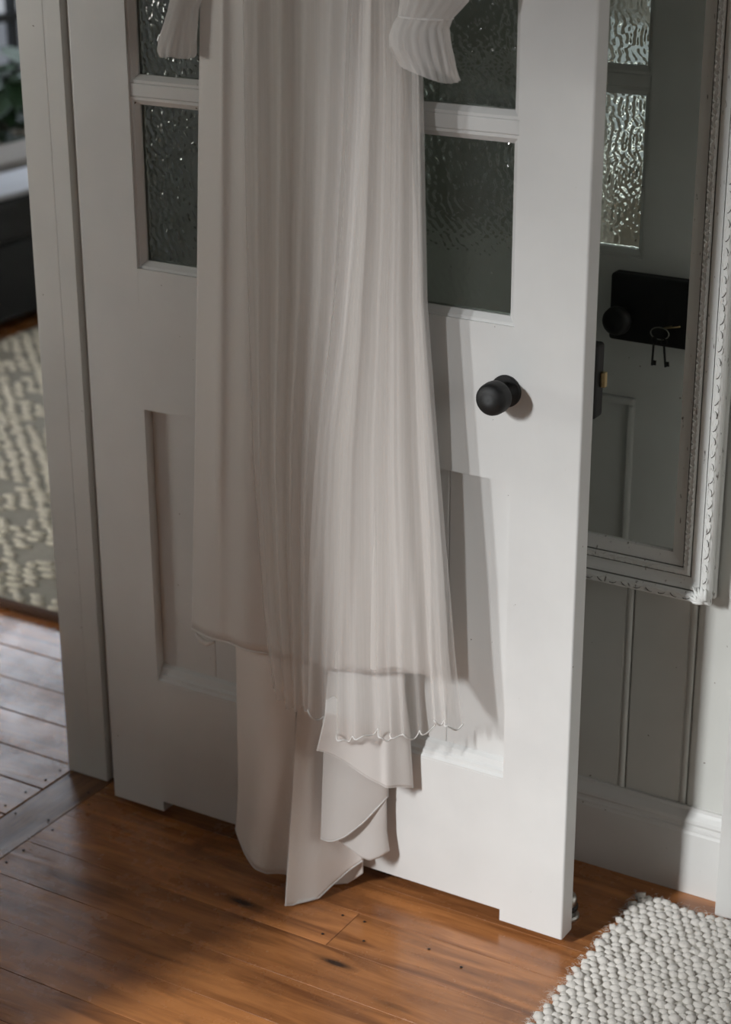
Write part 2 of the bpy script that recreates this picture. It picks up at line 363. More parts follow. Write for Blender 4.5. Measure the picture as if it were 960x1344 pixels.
# window of the main room (out of view, it lights the door)
def window(name, axis, c0, c1, z0, z1, plane, label, bars=1, mat='trim_paint', hbars=1, zb=None):
    """axis 0: the pane spans y at x=plane; axis 1: spans x at y=plane"""
    o = empty(name, (plane, c0, z0) if axis == 0 else (c0, plane, z0)); struct(o, label, 'window')
    L = Vector(o.location)
    def bx(a0, a1, b0, b1, d0, d1, nm, mt=mat):
        m_ = B(plane+d0, plane+d1, a0, a1, b0, b1) if axis == 0 else B(a0, a1, plane+d0, plane+d1, b0, b1)
        q = m_.build(nm, mt, bevel=0.002 if mt == mat else 0); q.parent = o; q.location = -L; return q
    f = 0.045
    bx(c0, c0+f, z0, z1, -0.03, 0.03, 'frame_stile'); bx(c1-f, c1, z0, z1, -0.03, 0.03, 'frame_stile')
    bx(c0+f, c1-f, z0, z0+f, -0.03, 0.03, 'frame_rail'); bx(c0+f, c1-f, z1-f, z1, -0.03, 0.03, 'frame_rail')
    ys = [c0+f+(c1-c0-2*f)*(k+1)/(bars+1) for k in range(bars)]
    for y in ys: bx(y-0.012, y+0.012, z0+f, z1-f, -0.02, 0.02, 'glazing_bar')
    for z in (zb or [z0+(z1-z0)*(k+1)/(hbars+1) for k in range(hbars)]):
        bx(c0+f, c1-f, z-0.014, z+0.014, -0.021, 0.021, 'glazing_bar')
    bx(c0+f, c1-f, z0+f, z1-f, -0.002, 0.002, 'pane', 'clear_glass')
    return o
window('window_1', 0, -2.46, -1.56, 0.6, 1.70, -0.10, 'white casement window in the partition, beyond the left edge', hbars=0, bars=0)
window('added_window_5', 0, -1.3, -0.2, 0.8, 2.0, XR+0.03, 'unseen white window added on the right for fill light', hbars=0, bars=1)  # made-up opening that goes with the right-hand fill lamp
# left room shell
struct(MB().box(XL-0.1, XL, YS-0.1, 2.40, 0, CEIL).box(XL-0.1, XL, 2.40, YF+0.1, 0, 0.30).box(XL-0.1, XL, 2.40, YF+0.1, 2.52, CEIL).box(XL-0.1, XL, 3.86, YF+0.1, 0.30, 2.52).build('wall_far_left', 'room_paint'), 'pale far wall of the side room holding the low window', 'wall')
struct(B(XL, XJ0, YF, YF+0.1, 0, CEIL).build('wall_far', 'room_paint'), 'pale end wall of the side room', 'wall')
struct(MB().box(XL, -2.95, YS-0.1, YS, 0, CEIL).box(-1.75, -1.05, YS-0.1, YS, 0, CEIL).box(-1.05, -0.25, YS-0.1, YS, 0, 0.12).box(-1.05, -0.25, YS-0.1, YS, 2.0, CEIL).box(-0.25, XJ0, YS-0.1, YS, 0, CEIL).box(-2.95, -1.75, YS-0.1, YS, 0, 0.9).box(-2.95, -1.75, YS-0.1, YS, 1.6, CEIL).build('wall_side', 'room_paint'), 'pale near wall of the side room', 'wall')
window('window_2', 0, 2.40, 3.86, 0.30, 2.52, XL-0.05, 'tall window of the side room behind the plant', mat='dark_frame', bars=2, zb=[0.70])
window('window_3', 1, -2.95, -1.75, 0.9, 1.6, YS-0.05, 'window in the near wall of the side room', bars=0, hbars=0)
window('added_window_4', 1, -1.05, -0.25, 0.12, 2.0, YS-0.05, 'unseen glazed door added to brighten the panes reflected in the mirror', bars=0, hbars=2)  # added opening, gives the mirrored door panes a bright background
struct(B(XL-6, XL-0.1, -4, 12, -0.4, -0.35).build('ground', 'terrace_stone'), 'grey terrace outside the side room window', 'ground')
# main room shell
struct(MB().box(XR, XR+0.1, YR, -1.3, 0, CEIL).box(XR, XR+0.1, -0.2, WALL_Y+0.1, 0, CEIL).box(XR, XR+0.1, -1.3, -0.2, 0, 0.8).box(XR, XR+0.1, -1.3, -0.2, 2.0, CEIL).build('wall_right', 'room_paint'), 'pale wall on the right of the room', 'wall')
struct(B(XJ0, XR+0.1, YR-0.1, YR, 0, CEIL).build('wall_rear', 'room_paint'), 'pale wall behind the viewpoint', 'wall')
struct(B(XL-0.1, XR+0.1, YR-0.1, YF+0.1, CEIL, CEIL+0.1).build('ceiling', 'ceiling_paint'), 'white ceiling over both rooms', 'ceiling')

# ================================================================== DOOR
D = empty('door_1', (0, 0, 0.012)); struct(D, 'white half glazed panelled door standing wide open', 'door')
def DP(mb, name, mat='door_paint', bevel=0.0015, smooth=False, parent=None, **k):
    o = mb.build(name, mat, bevel=bevel, smooth=smooth, **k); o.parent = parent or D
    o.location = Vector((0, 0, -0.012)) if parent is None else Vector((0, 0, 0)); return o
T = 0.034; XO0, XO1 = 0.0998, 0.7006
DT = 1.98
def rnd_edge(x, sgn, r=0.0025):   # rounded arris at the outer edge of a stile, front to back
    return [(x-sgn*(r-r*math.sin(a)), r-r*math.cos(a)) for a in np.linspace(0, math.pi/2, 4)] + [(x-sgn*(r-r*math.cos(a)), T-r+r*math.sin(a)) for a in np.linspace(0, math.pi/2, 4)]
DP(MB().prism([(XO0, 0.0)] + rnd_edge(0.0, -1) + [(XO0, T)], 2, 0.012, DT), 'stile', bevel=0)
DP(MB().prism([(XO1, 0.0)] + rnd_edge(0.8, 1, 0.003) + [(XO1, T)], 2, 0.012, DT), 'stile', bevel=0)
DP(B(XO0, XO1, 0.0001, T-0.0001, 0.687, 0.8985), 'lock_rail', bevel=0); DP(B(XO0, XO1, 0.0001, T-0.0001, 0.030, 0.2417), 'bottom_rail', bevel=0); DP(B(XO0, XO1, 0.0001, T-0.0001, 1.88, DT), 'top_rail', bevel=0)
zrows = [(0.8985, 1.141), (1.160, 1.400), (1.419, 1.640), (1.659, 1.88)]
xcols = [(XO0, 0.291), (0.309, 0.491), (0.509, XO1)]
for (a, b) in zip(zrows, zrows[1:]): DP(B(XO0, XO1, 0.003, T-0.003, a[1], b[0]), 'glazing_bar', bevel=0.002)
for (a, b) in zip(xcols, xcols[1:]):
    for z in zrows: DP(B(a[1], b[0], 0.003, T-0.003, z[0], z[1]), 'glazing_bar', bevel=0.002)
def glass_height(X, Z):
    # rain-like cast glass: wavy vertical ridges broken into cells
    h = np.zeros_like(X)
    for (fx, fz, ph, amp) in [(620, 140, 0.3, 1.0), (430, 250, 2.1, 0.9), (520, -300, 4.4, 0.8), (290, 420, 1.2, 0.7), (680, 480, 5.0, 0.45), (240, -160, 3.3, 0.8)]:
        h += amp*np.sin(fx*X + 2.0*np.sin(fz*0.9*Z + ph*2) + ph + 0.6*fz*Z)
    return h/3.0
for xc in xcols:
    for zr in zrows:
        nx = int((xc[1]-xc[0])/0.0011); nz = int((zr[1]-zr[0])/0.0016)
        vis = xc[0] < 0.12 or xc[0] > 0.5
        if not vis or zr[0] > 1.41: nx //= 4; nz //= 4
        xs = np.linspace(xc[0]+0.002, xc[1]-0.002, nx); zs = np.linspace(zr[0]+0.002, zr[1]-0.002, nz)
        X, Z = np.meshgrid(xs, zs); H = glass_height(X, Z)
        amp = 0.00065
        f_ = np.dstack([X, 0.0150 + amp*H, Z]); mb = MB().grid(f_)
        mb.grid(np.dstack([X, 0.0195 + 0.00035*glass_height(X+0.37, Z+0.61), Z])[:, ::-1])
        me = bpy.data.meshes.new('pane'); me.from_pydata(mb.v, [], mb.f); me.validate()
        p = link('pane', me, 'textured_glass', D, smooth=True, loc=(0, 0, -0.012))
        # sloping glazing bead around the pane, both faces
        gb = MB()
        for (ya, yb) in ((0.004, 0.0135), (T-0.004, 0.0212)):
            o_ = 0.0; i_ = 0.011
            a = [(xc[0]+o_, zr[0]+o_), (xc[1]-o_, zr[0]+o_), (xc[1]-o_, zr[1]-o_), (xc[0]+o_, zr[1]-o_)]
            md = [(xc[0]+.004, zr[0]+.004), (xc[1]-.004, zr[0]+.004), (xc[1]-.004, zr[1]-.004), (xc[0]+.004, zr[1]-.004)]
            b = [(xc[0]+i_, zr[0]+i_), (xc[1]-i_, zr[0]+i_), (xc[1]-i_, zr[1]-i_), (xc[0]+i_, zr[1]-i_)]
            ym_ = ya + (yb-ya)*0.25
            vs = [(q[0], ya, q[1]) for q in a] + [(q[0], ya, q[1]) for q in md] + [(q[0], ym_+(yb-ya)*0.4, q[1]) for q in b] + [(q[0], yb, q[1]) for q in b] + [(q[0], yb, q[1]) for q in a]
            fs = [(l*4+k, l*4+(k+1) % 4, (l+1)*4+(k+1) % 4, (l+1)*4+k) for l in range(4) for k in range(4)] + [(16+k, 16+(k+1) % 4, (k+1) % 4, k) for k in range(4)]
            gb.add(vs, fs)
        DP(gb, 'glazing_bead', bevel=0)
# lower panel of vertical boards
pw = (XO1-XO0)/6
for k in range(6):
    a = XO0+k*pw; g = 0.0003
    DP(MB().prism([(a+g, 0.0184), (a+g+0.0015, 0.0175), (a+pw-g-0.0015, 0.0175), (a+pw-g, 0.0184), (a+pw-g, 0.029), (a+g, 0.029)], 2, 0.2417, 0.687), 'panel_board', bevel=0)
zb = 0.2417
DP(MB().prism([(0.0006, zb), (0.0006, zb+0.003), (0.004, zb+0.006), (0.005, zb+0.011), (0.009, zb+0.014), (0.011, zb+0.022), (0.0172, zb+0.026), (0.0172, zb)], 0, XO0+0.0005, XO1-0.0005), 'panel_moulding', bevel=0)
# raised bead on the back of the panel
bk = MB()
def ring(mb, x0, x1, z0, z1, y0, y1, wd):
    for bx in ((x0, x1, y0, y1, z0, z0+wd), (x0, x1, y0, y1, z1-wd, z1), (x0, x0+wd, y0, y1, z0+wd, z1-wd), (x1-wd, x1, y0, y1, z0+wd, z1-wd)): mb.box(*bx)
ring(bk, XO0+0.0005, XO1-0.0005, 0.2422, 0.6865, 0.0292, 0.038, 0.011)
DP(bk, 'panel_bead', bevel=0.003)
# front knob
kc = at(665, 513, 0.0)
kx, kz = kc[0], kc[2]
kn = empty('door_knob'); kn.parent = D; kn.location = (kx, 0, kz-0.012)
MB().lathe([(0.0, 0.0), (0.0215, 0.0), (0.0215, 0.003), (0.0200, 0.0045), (0.0185, 0.005), (0.0175, 0.007), (0.0105, 0.009), (0.0095, 0.018), (0.011, 0.021)], (0, 0, 0), (0, -1, 0), 40).build('rose', 'black_iron', kn, smooth=True, bevel=0)
MB().lathe([(0.0, 0.019), (0.011, 0.0195), (0.019, 0.0225), (0.0212, 0.026), (0.0218, 0.031), (0.0215, 0.041), (0.0205, 0.0455), (0.0175, 0.049), (0.010, 0.0515), (0.0, 0.0522)], (0, 0, 0), (0, -1, 0), 40).build('knob', 'black_iron', kn, smooth=True)
# rim lock on the back
lk = empty('rim_lock'); lk.parent = D; lk.location = (0.8, T, 0.83-0.012)
B(-0.137, 0.0015, 0.0003, 0.026, -0.050, 0.050).build('lock_case', 'black_iron', lk, bevel=0.005, seg=3)
MB().lathe([(0.0, 0.025), (0.014, 0.026), (0.010, 0.030), (0.009, 0.040), (0.018, 0.045), (0.0215, 0.052), (0.0205, 0.060), (0.013, 0.066), (0.0, 0.068)], (-0.112, 0, -0.012), (0, 1, 0), 28).build('knob', 'black_iron', lk, smooth=True)
B(0.0016, 0.0085, 0.012, 0.020, -0.008, 0.012).build('latch_bolt', 'brass', lk, bevel=0.001)
MB().box(-0.002, 0.003, -0.0005, 0.0, -0.03, 0.03).build('keyhole_plate', 'black_iron', lk, loc=(-0.05, 0.027, -0.012))
# keys hanging from the lock
ky = empty('key_ring', (0.750, T+0.040, 0.805)); tag(ky, 'steel ring of keys hanging from the black rim lock', 'keys')
MB().tube([(0.014*math.cos(a), 0.002, 0.009*math.sin(a)) for a in np.linspace(0, 2*math.pi, 28, endpoint=False)], 0.0009, 6, True).build('ring', 'key_steel', ky, smooth=True)
MB().tube([(0.012, -0.012, 0.009), (0.006, 0.002, 0.0085), (0.020, 0.004, 0.012), (0.03, 0.0, 0.014)], 0.0011, 6).build('key_in_lock', 'brass', ky, smooth=True)
for dx, rz in ((-0.008, 0.03), (0.006, -0.12)):
    kk = MB(); kk.tube([(0, 0, -0.012), (0, 0, -0.045)], 0.0016, 6)
    kk.tube([(0.005*math.cos(a), 0, -0.008+0.005*math.sin(a)) for a in np.linspace(0, 2*math.pi, 14, endpoint=False)], 0.0013, 6, True); kk.box(0, 0.006, -0.0008, 0.0008, -0.044, -0.037)
    o = kk.build('key', 'black_iron', ky, smooth=False); o.location = (dx, 0.002, -0.004); o.rotation_euler = (0, rz, 0)
# chrome door stop on the floor behind the door's free edge
ds = empty('door_stop', (0.770, 0.075, 0.0006)); tag(ds, 'small steel door stop on the floor behind the door edge', 'door stop')
MB().lathe([(0.0, 0.0), (0.021, 0.0), (0.021, 0.003), (0.018, 0.005), (0.0, 0.005)], (0, 0, 0), (0, 0, 1), 28).build('base', 'steel', ds, smooth=False)
MB().lathe([(0.0, 0.005), (0.0165, 0.005), (0.0165, 0.030), (0.0150, 0.0345), (0.011, 0.0365), (0.0, 0.037)], (0, 0, 0), (0, 0, 1), 28).build('post', 'steel', ds, smooth=True)
MB().lathe([(0.0167, 0.012), (0.0185, 0.014), (0.0185, 0.019), (0.0167, 0.021)], (0, 0, 0), (0, 0, 1), 28).build('rubber_ring', 'rubber', ds, smooth=True)

# ================================================================== MIRROR
YM = 0.222
MR = empty('wall_mirror', (0.5, WALL_Y-0.003, 0.476)); tag(MR, 'mirror in a distressed white carved frame on the board wall', 'mirror')
mx0, mx1, mz0, mz1 = 0.10, 0.912, 0.478, 1.75
def mp(mb, name, mat, **k):
    o = mb.build(name, mat, **k); o.parent = MR; o.location = -Vector(MR.location); return o
def mitred(prof):
    """frame from a profile of (inset, y): outermost first"""
    vs = []; n = len(prof)
    for (i, y) in prof: vs += [(mx0+i, y, mz0+i), (mx1-i, y, mz0+i), (mx1-i, y, mz1-i), (mx0+i, y, mz1-i)]
    fs = [(l*4+k, l*4+(k+1) % 4, (l+1)*4+(k+1) % 4, (l+1)*4+k) for l in range(n-1) for k in range(4)]
    return MB().add(vs, fs)
yb = WALL_Y-0.0045
prof_outer = [(0.002, yb), (0.002, 0.226), (0.0045, 0.224), (0.0035, 0.215), (0.0, 0.211), (0.0, 0.204), (0.002, 0.201)]
prof_bead = [(0.002, 0.201), (0.005, 0.1985), (0.010, 0.198), (0.014, 0.200), (0.016, 0.204)]
prof_cove = [(0.0175, 0.2055), (0.021, 0.2085), (0.027, 0.2115), (0.033, 0.2125)]
prof_band = [(0.0345, 0.2120), (0.038, 0.2095), (0.042, 0.2095), (0.045, 0.2120)]
prof_in = [(0.0465, 0.2128), (0.055, 0.2150), (0.0635, 0.2165), (0.0640, YM+0.0005)]
mp(mitred(prof_outer), 'outer_edge', 'distressed_white'); mp(mitred(prof_bead), 'carved_bead', 'distressed_white', smooth=False)
mp(mitred(prof_cove), 'cove', 'distressed_white'); mp(mitred(prof_band), 'inner_band', 'distressed_white'); mp(mitred(prof_in), 'sight_edge', 'distressed_white')
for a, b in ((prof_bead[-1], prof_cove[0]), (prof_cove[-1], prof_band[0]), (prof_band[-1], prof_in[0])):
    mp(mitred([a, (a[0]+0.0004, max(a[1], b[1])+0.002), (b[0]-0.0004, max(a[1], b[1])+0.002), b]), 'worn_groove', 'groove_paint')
mp(B(mx0+0.06, mx1-0.06, YM, YM+0.003, mz0+0.06, mz1-0.06), 'mirror_glass', 'mirror_silver')
mp(B(mx0+0.004, mx1-0.004, YM+0.004, yb, mz0+0.004, mz1-0.004), 'backboard', 'dark_wood')
# carved leaves on the bead, small scrolls on the inner band
def leaf_mesh(L, Wd, H, name):
    mb = MB(); n = 7
    for sgn in (1, -1):
        pts = []; rs = []
        for k in range(n):
            t = k/(n-1); pts.append((sgn*Wd*math.sin(t*math.pi*0.85)*0.5 + 0.0006*sgn, -H*math.sin(math.pi*(0.15+0.8*t)), L*(t-0.5))); rs.append(Wd*0.16*(0.35+math.sin(math.pi*t)))
        mb.tube(pts, rs, 5)
    return mb.mesh(name)
lm1 = MB().tube([(0.0034*math.sin(t)*(0.6+0.4*t/3.1), -0.0003*math.sin(t), -0.0055*math.cos(t)) for t in np.linspace(0, 2.7, 9)], [0.0003, 0.0006, 0.0007, 0.0007, 0.0006, 0.0005, 0.0004, 0.0003, 0.0002], 5).mesh('carved_leaf'); lm0 = leaf_mesh(0.013, 0.006, 0.0003, 'leaf_relief'); lm2 = leaf_mesh(0.007, 0.0055, 0.0008, 'scroll')
def carve(me, name, inset, y, step, sides, mat='distressed_white'):
    for side in sides:
        lo, hi = (mz0+inset+0.012, mz1-inset-0.012) if side == 'r' else (mx0+inset+0.012, mx1-inset-0.012)
        if side == 'r': hi = min(hi, 1.32)
        if side == 'b': lo = max(lo, 0.62)
        t = lo; k = 0
        while t < hi:
            o = link(name, me, mat, MR)
            p = Vector((mx1-inset, y, t)) if side == 'r' else Vector((t, y, mz0+inset))
            o.location = p - Vector(MR.location); o.rotation_euler = (0, (0 if side == 'r' else math.pi/2) + (0.35 if k % 2 else -0.35), 0)
            t += step; k += 1
carve(lm1, 'carved_leaf', 0.0085, 0.1979, 0.0185, 'rb', 'worn_groove'); carve(lm0, 'leaf_relief', 0.0085, 0.1987, 0.0165, 'rb'); carve(lm2, 'scroll', 0.040, 0.2096, 0.0082, 'rb')
# corner acanthus
ca = MB()
for k in range(7):
    a = math.radians(95 + k*14 - 0); r0, r1 = 0.004, 0.026 + 0.004*(k % 2)
    base = np.array([mx1-0.004, 0.1985, mz0+0.004])
    pts = [base + np.array([math.cos(a)*(r0+(r1-r0)*t), -0.0022*math.sin(math.pi*t)+0.008*max(0, t-0.55), math.sin(a)*(r0+(r1-r0)*t)]) for t in np.linspace(0, 1, 6)]
    ca.tube(pts, [0.0016, 0.0026, 0.003, 0.0028, 0.002, 0.001], 6)
mp(ca, 'corner_leaf', 'distressed_white', smooth=True)

# ================================================================== RUGS
def ellipsoids(C, R, seed=0, rot=None):
    """low-poly woolly knots, one joined mesh"""
    bm = bmesh.new(); bmesh.ops.create_icosphere(bm, subdivisions=1, radius=1.0)
    bv = np.array([v.co[:] for v in bm.verts]); bf = np.array([[v.index for v in f.verts] for f in bm.faces]); bm.free()
    g = np.random.default_rng(seed); n = len(C)
    V = bv[None]*R[:, None, :]*(1+0.10*g.standard_normal((n, len(bv), 1)))
    a = g.uniform(-0.5, 0.5, n) if rot is None else rot; c, s = np.cos(a)[:, None], np.sin(a)[:, None]
    V = np.dstack([V[..., 0]*c - V[..., 1]*s, V[..., 0]*s + V[..., 1]*c, V[..., 2]]) + C[:, None, :]
    F = (bf[None] + (np.arange(n)*len(bv))[:, None, None]).reshape(-1, 3); return V.reshape(-1, 3), F
def fast_mesh(name, V, F):
    me = bpy.data.meshes.new(name); me.vertices.add(len(V)); me.vertices.foreach_set('co', np.ascontiguousarray(V, dtype=np.float32).ravel())
    k = F.shape[1]; me.loops.add(F.size); me.loops.foreach_set('vertex_index', F.ravel().astype(np.int32))
    me.polygons.add(len(F)); me.polygons.foreach_set('loop_start', np.arange(len(F), dtype=np.int32)*k)
    me.polygons.foreach_set('loop_total', np.full(len(F), k, dtype=np.int32)); me.update(calc_edges=True); me.validate(); return me
rx0, rx1, ry0, ry1 = 0.842, 1.75, -1.35, 0.172
RG = empty('wool_rug', (rx0, ry1, 0.0012)); tag(RG, 'chunky cream wool rug in the lower right corner', 'rug')
o = B(rx0+0.009, rx1, ry0, ry1-0.010, 0.0012, 0.0085).build('rug_backing', 'wool_backing', RG); o.location = -Vector(RG.location)
sx, sy = 0.0138, 0.0120; cs = []
for j in range(int((ry1-ry0)/sy)):
    for i in range(int((rx1-rx0)/sx)):
        cs.append((rx0+0.007+(i+0.5*(j % 2))*sx + rng.normal(0, 0.0011), ry1-0.007-j*sy + rng.normal(0, 0.0010), 0.0085+rng.normal(0, 0.0009)))
cs = np.array(cs); R = np.array([0.0088, 0.0078, 0.0060])[None]*(1+0.12*rng.standard_normal((len(cs), 1)))
V, F = ellipsoids(cs, R, 3)
o = link('wool_loops', fast_mesh('wool_loops', V, F), 'wool', RG, smooth=True); o.location = -Vector(RG.location); o['kind'] = 'stuff'
# loose fibres along the edges
nf = 900; fv = []; ff = []
for k in range(nf):
    if k % 3: px_, py_ = rx0+rng.uniform(-0.002, 0.008), rng.uniform(-0.55, ry1)
    else: px_, py_ = rng.uniform(rx0, rx0+0.5), ry1-rng.uniform(-0.002, 0.006)
    p = np.array([px_, py_, rng.uniform(0.004, 0.014)]); d = np.array([-0.7 if k % 3 else rng.normal(0, 0.5), rng.normal(0, 0.5) if k % 3 else 0.7, rng.uniform(-0.2, 0.9)]); d /= np.linalg.norm(d)
    L_ = rng.uniform(0.003, 0.010); s_ = np.cross(d, [0, 0, 1.0]); s_ /= np.linalg.norm(s_)+1e-9; b0 = len(fv); wd = 0.00022
    for t in (0, 0.5, 1):
        q = p + d*L_*t + np.array([0, 0, -0.4*L_*t*t]) + s_*0.2*L_*math.sin(3*t); q[2] = max(q[2], 0.0015)
        fv += [q - s_*wd*(1-0.7*t), q + s_*wd*(1-0.7*t), q + np.array([0, 0, wd*1.5*(1-0.7*t)])]
    for l in range(2):
        for e in range(3): ff.append((b0+l*3+e, b0+l*3+(e+1) % 3, b0+(l+1)*3+(e+1) % 3, b0+(l+1)*3+e))
o = MB().add(fv, ff).build('wool_fibres', 'wool', RG); o.location = -Vector(RG.location); o['kind'] = 'stuff'
# side room rug
lx0, lx1, ly0, ly1 = -1.90, -0.36, 0.485, 2.25
R2 = empty('woven_rug', (lx0, ly0, 0.0012)); tag(R2, 'beige tufted woven rug with a brown edge in the side room', 'rug')
o = B(lx0, lx1, ly0+0.02, ly1, 0.0012, 0.012).build('rug_base', 'rug_base', R2); o.location = -Vector(R2.location)
o = B(lx0, lx1, ly0, ly0+0.0195, 0.0012, 0.016).build('rug_border', 'rug_border', R2, bevel=0.004); o.location = -Vector(R2.location)
cs = []; rr = []
for j in range(74):
    for i in range(31):
        xx = lx0+0.03+i*0.049+0.024*(j % 2); yy = ly0+0.035+j*0.0235
        if math.sin(i*0.9+0.3)*math.sin(j*0.55) < -0.55: continue
        cs.append((xx+rng.normal(0, 0.004), yy+rng.normal(0, 0.002), 0.013)); rr.append((0.023*(1+0.15*rng.standard_normal()), 0.0105, 0.007))
V, F = ellipsoids(np.array(cs), np.array(rr), 5, rng.normal(0, 0.25, len(cs)))
o = link('tufts', fast_mesh('tufts', V, F), 'rug_cream', R2, smooth=True); o.location = -Vector(R2.location); o['kind'] = 'stuff'

# ================================================================== SIDE ROOM FURNITURE
SF = empty('daybed', (-2.185, 2.2, 0)); tag(SF, 'charcoal upholstered daybed standing past the woven rug', 'daybed')
for nm, bx, mt, bv in (('base', (-0.23, 0.225, -0.8, 0.6, 0.03, 0.26), 'sofa_fabric', 0.015), ('seat_cushion', (-0.235, 0.235, -0.81, 0.6, 0.262, 0.385), 'sofa_fabric', 0.02)):
    B(*bx).build(nm, mt, SF, bevel=bv, seg=4)
for (a, b) in ((-0.2, -0.77), (0.2, -0.77), (-0.2, 0.56), (0.2, 0.56)): MB().lathe([(0.0, 0.0), (0.016, 0.0), (0.022, 0.0295), (0.0, 0.0295)], (a, b, 0.0004), (0, 0, 1), 12).build('leg', 'dark_wood', SF)
# throw lying over the daybed
g = np.zeros((24, 30, 3)); 
for j in range(24):
    for i in range(30):
        u, v_ = i/29, j/23; xx = -2.18 + 0.215*u; yy = 1.6 + 1.1*v_
        dz = 0.0; 
        g[j, i] = (xx, yy, 0.3975 + 0.002*math.sin(9*u+5*v_) + 0.0015*math.sin(17*v_+3*u))
th = MB().grid(g).build('throw_blanket', 'blanket_fabric', smooth=True, solid=0.014); tag(th, 'pale grey throw spread over the charcoal daybed', 'blanket')
# armchair added out of view, keeps low side light off the door
AC = empty('blocker_armchair', (-1.05, -0.72, 0)); AC.rotation_euler = (0, 0, 1.05); tag(AC, 'charcoal armchair added unseen in the side room to block low light', 'blocker_armchair')
for nm, bx in (('seat_base', (-0.36, 0.36, -0.34, 0.30, 0.10, 0.30)), ('seat_cushion', (-0.27, 0.27, -0.36, 0.20, 0.302, 0.45)), ('backrest', (-0.36, 0.36, 0.205, 0.36, 0.302, 0.86)), ('arm', (-0.36, -0.272, -0.34, 0.20, 0.302, 0.60)), ('arm', (0.272, 0.36, -0.34, 0.20, 0.302, 0.60))):
    B(*bx).build(nm, 'sofa_fabric', AC, bevel=0.025, seg=4)
for (a, b) in ((-0.32, -0.30), (0.32, -0.30), (-0.32, 0.30), (0.32, 0.30)): MB().lathe([(0.0, 0.0), (0.016, 0.0), (0.024, 0.099), (0.0, 0.099)], (a, b, 0.0008), (0, 0, 1), 12).build('leg', 'dark_wood', AC)
# seat pad at the back of the daybed
cp = B(-2.415, -2.195, 1.45, 2.75, 0.387, 0.425).build('seat_pad', 'seat_fabric', bevel=0.012, seg=4); tag(cp, 'taupe seat pad along the far side of the charcoal daybed', 'cushion')
# leafy plant by the window
PT = empty('potted_plant', (-2.68, 2.95, 0)); tag(PT, 'dark green leafy potted plant in front of the tall window', 'plant')
MB().lathe([(0.0, 0.0), (0.10, 0.0), (0.13, 0.26), (0.14, 0.27), (0.14, 0.29), (0.12, 0.29), (0.115, 0.25), (0.0, 0.25)], (0, 0, 0.0008), (0, 0, 1), 24).build('pot', 'plant_pot', PT, smooth=False)
lf = MB(); n = 6
gv = np.zeros((n, 3, 3))
for k in range(n):
    t = k/(n-1); w_ = 0.036*math.sin(math.pi*min(1, t*0.97+0.03))**0.7
    for e, s_ in enumerate((-1, 0, 1)): gv[k, e] = (s_*w_, t*0.15, -0.05*t*t + (0.008 if s_ else 0))
lfm = lf.grid(gv).mesh('leaf')
st = MB()
for k in range(9):
    a = k*2.4; st.tube([(0.03*math.cos(a), 0.03*math.sin(a), 0.24), (0.09*math.cos(a), 0.09*math.sin(a), 0.38), (0.13*math.cos(a), 0.13*math.sin(a), 0.42+0.018*k)], [0.006, 0.005, 0.003], 5)
st.build('stems', 'leaf_green', PT)
for k in range(110):
    a = rng.uniform(0, 2*math.pi); r_ = 0.15*math.sqrt(rng.uniform(0.02, 1)); z = rng.uniform(0.40, 0.62) - 0.25*r_
    o = link('leaf', lfm, 'leaf_green', PT, smooth=True); o.location = (r_*math.cos(a), r_*math.sin(a), z); o.rotation_euler = (rng.uniform(-0.5, 0.7), rng.uniform(-0.5, 0.5), a-math.pi/2+rng.normal(0, 0.6))

# ================================================================== DRESS
DR = empty('wedding_dress', (0.45, -0.04, 0.05)); tag(DR, 'ivory satin and tulle wedding dress hanging on the open door', 'dress')
def dpart(mb, name, mat, smooth=True, solid=0, parent=None):
    o = mb.build(name, mat, smooth=smooth, solid=solid); o.parent = parent or DR
    o.location = -Vector(DR.location) if parent is None else Vector((0, 0, 0)); return o
def sheet(L, R, top, hem, Y, wave, nu, nv):
    P = np.zeros((nv, nu, 3))
    for i in range(nu):
        u = i/(nu-1); hp = float(smooth_crv(hem, u)) if len(hem) > 1 else hem[0][1]
        for j in range(nv):
            v = j/(nv-1); py = top + (hp-top)*v
            l, r = float(crv(L, py)), float(crv(R, py)); px = l + (r-l)*u
            p = at(px, py, Y(u, v)); p = p + np.array([0, wave(u, v, px, py), 0]); P[j, i] = p
    P[..., 1] = np.minimum(P[..., 1], -0.004)
    P[..., 2] = np.maximum(P[..., 2], 0.004)
    return P
def crease(t, k=0.6):   # soft pleat profile
    s = np.sin(t); return np.sign(s)*abs(s)**k
# opaque inner skirt
SL = [(-260, 300), (0, 262), (200, 259), (400, 257), (600, 254), (700, 252), (815, 250), (900, 248)]
SR = [(-260, 500), (0, 522), (100, 533), (300, 547), (500, 556), (700, 563), (890, 568)]
S_hem = [(0, 826), (0.03, 831), (0.10, 841), (0.2, 847), (0.33, 858), (0.42, 866), (0.5, 879), (0.65, 880), (0.85, 884), (1, 886)]
def s_wave(u, v, px, py):
    a = 0.35+0.65*v
    return a*(0.0045*math.sin(15*u+0.6) + 0.002*math.sin(37*u+1.4+0.8*v) - 0.004*math.exp(-((px-288+0.01*(py-440))/7)**2)*(1 if py < 620 else max(0, 1-(py-620)/120)))
PS = sheet(SL, SR, -260, S_hem, lambda u, v: -0.034-0.012*v+0.018*max(0, 0.12-u)/0.12, s_wave, 150, 90)
dpart(MB().grid(PS), 'inner_skirt', 'satin_smooth', solid=0.0016)
dpart(MB().tube(PS[-1][:54], 0.0016, 6), 'rolled_hem', 'hem_thread')
# pip of turned hem at the left corner
dpart(MB().tube([at(257, 831, -0.036), at(264, 840, -0.034), at(272, 845, -0.034), at(281, 843, -0.036)], [0.002, 0.0042, 0.0046, 0.002], 8), 'turned_hem', 'satin_smooth')
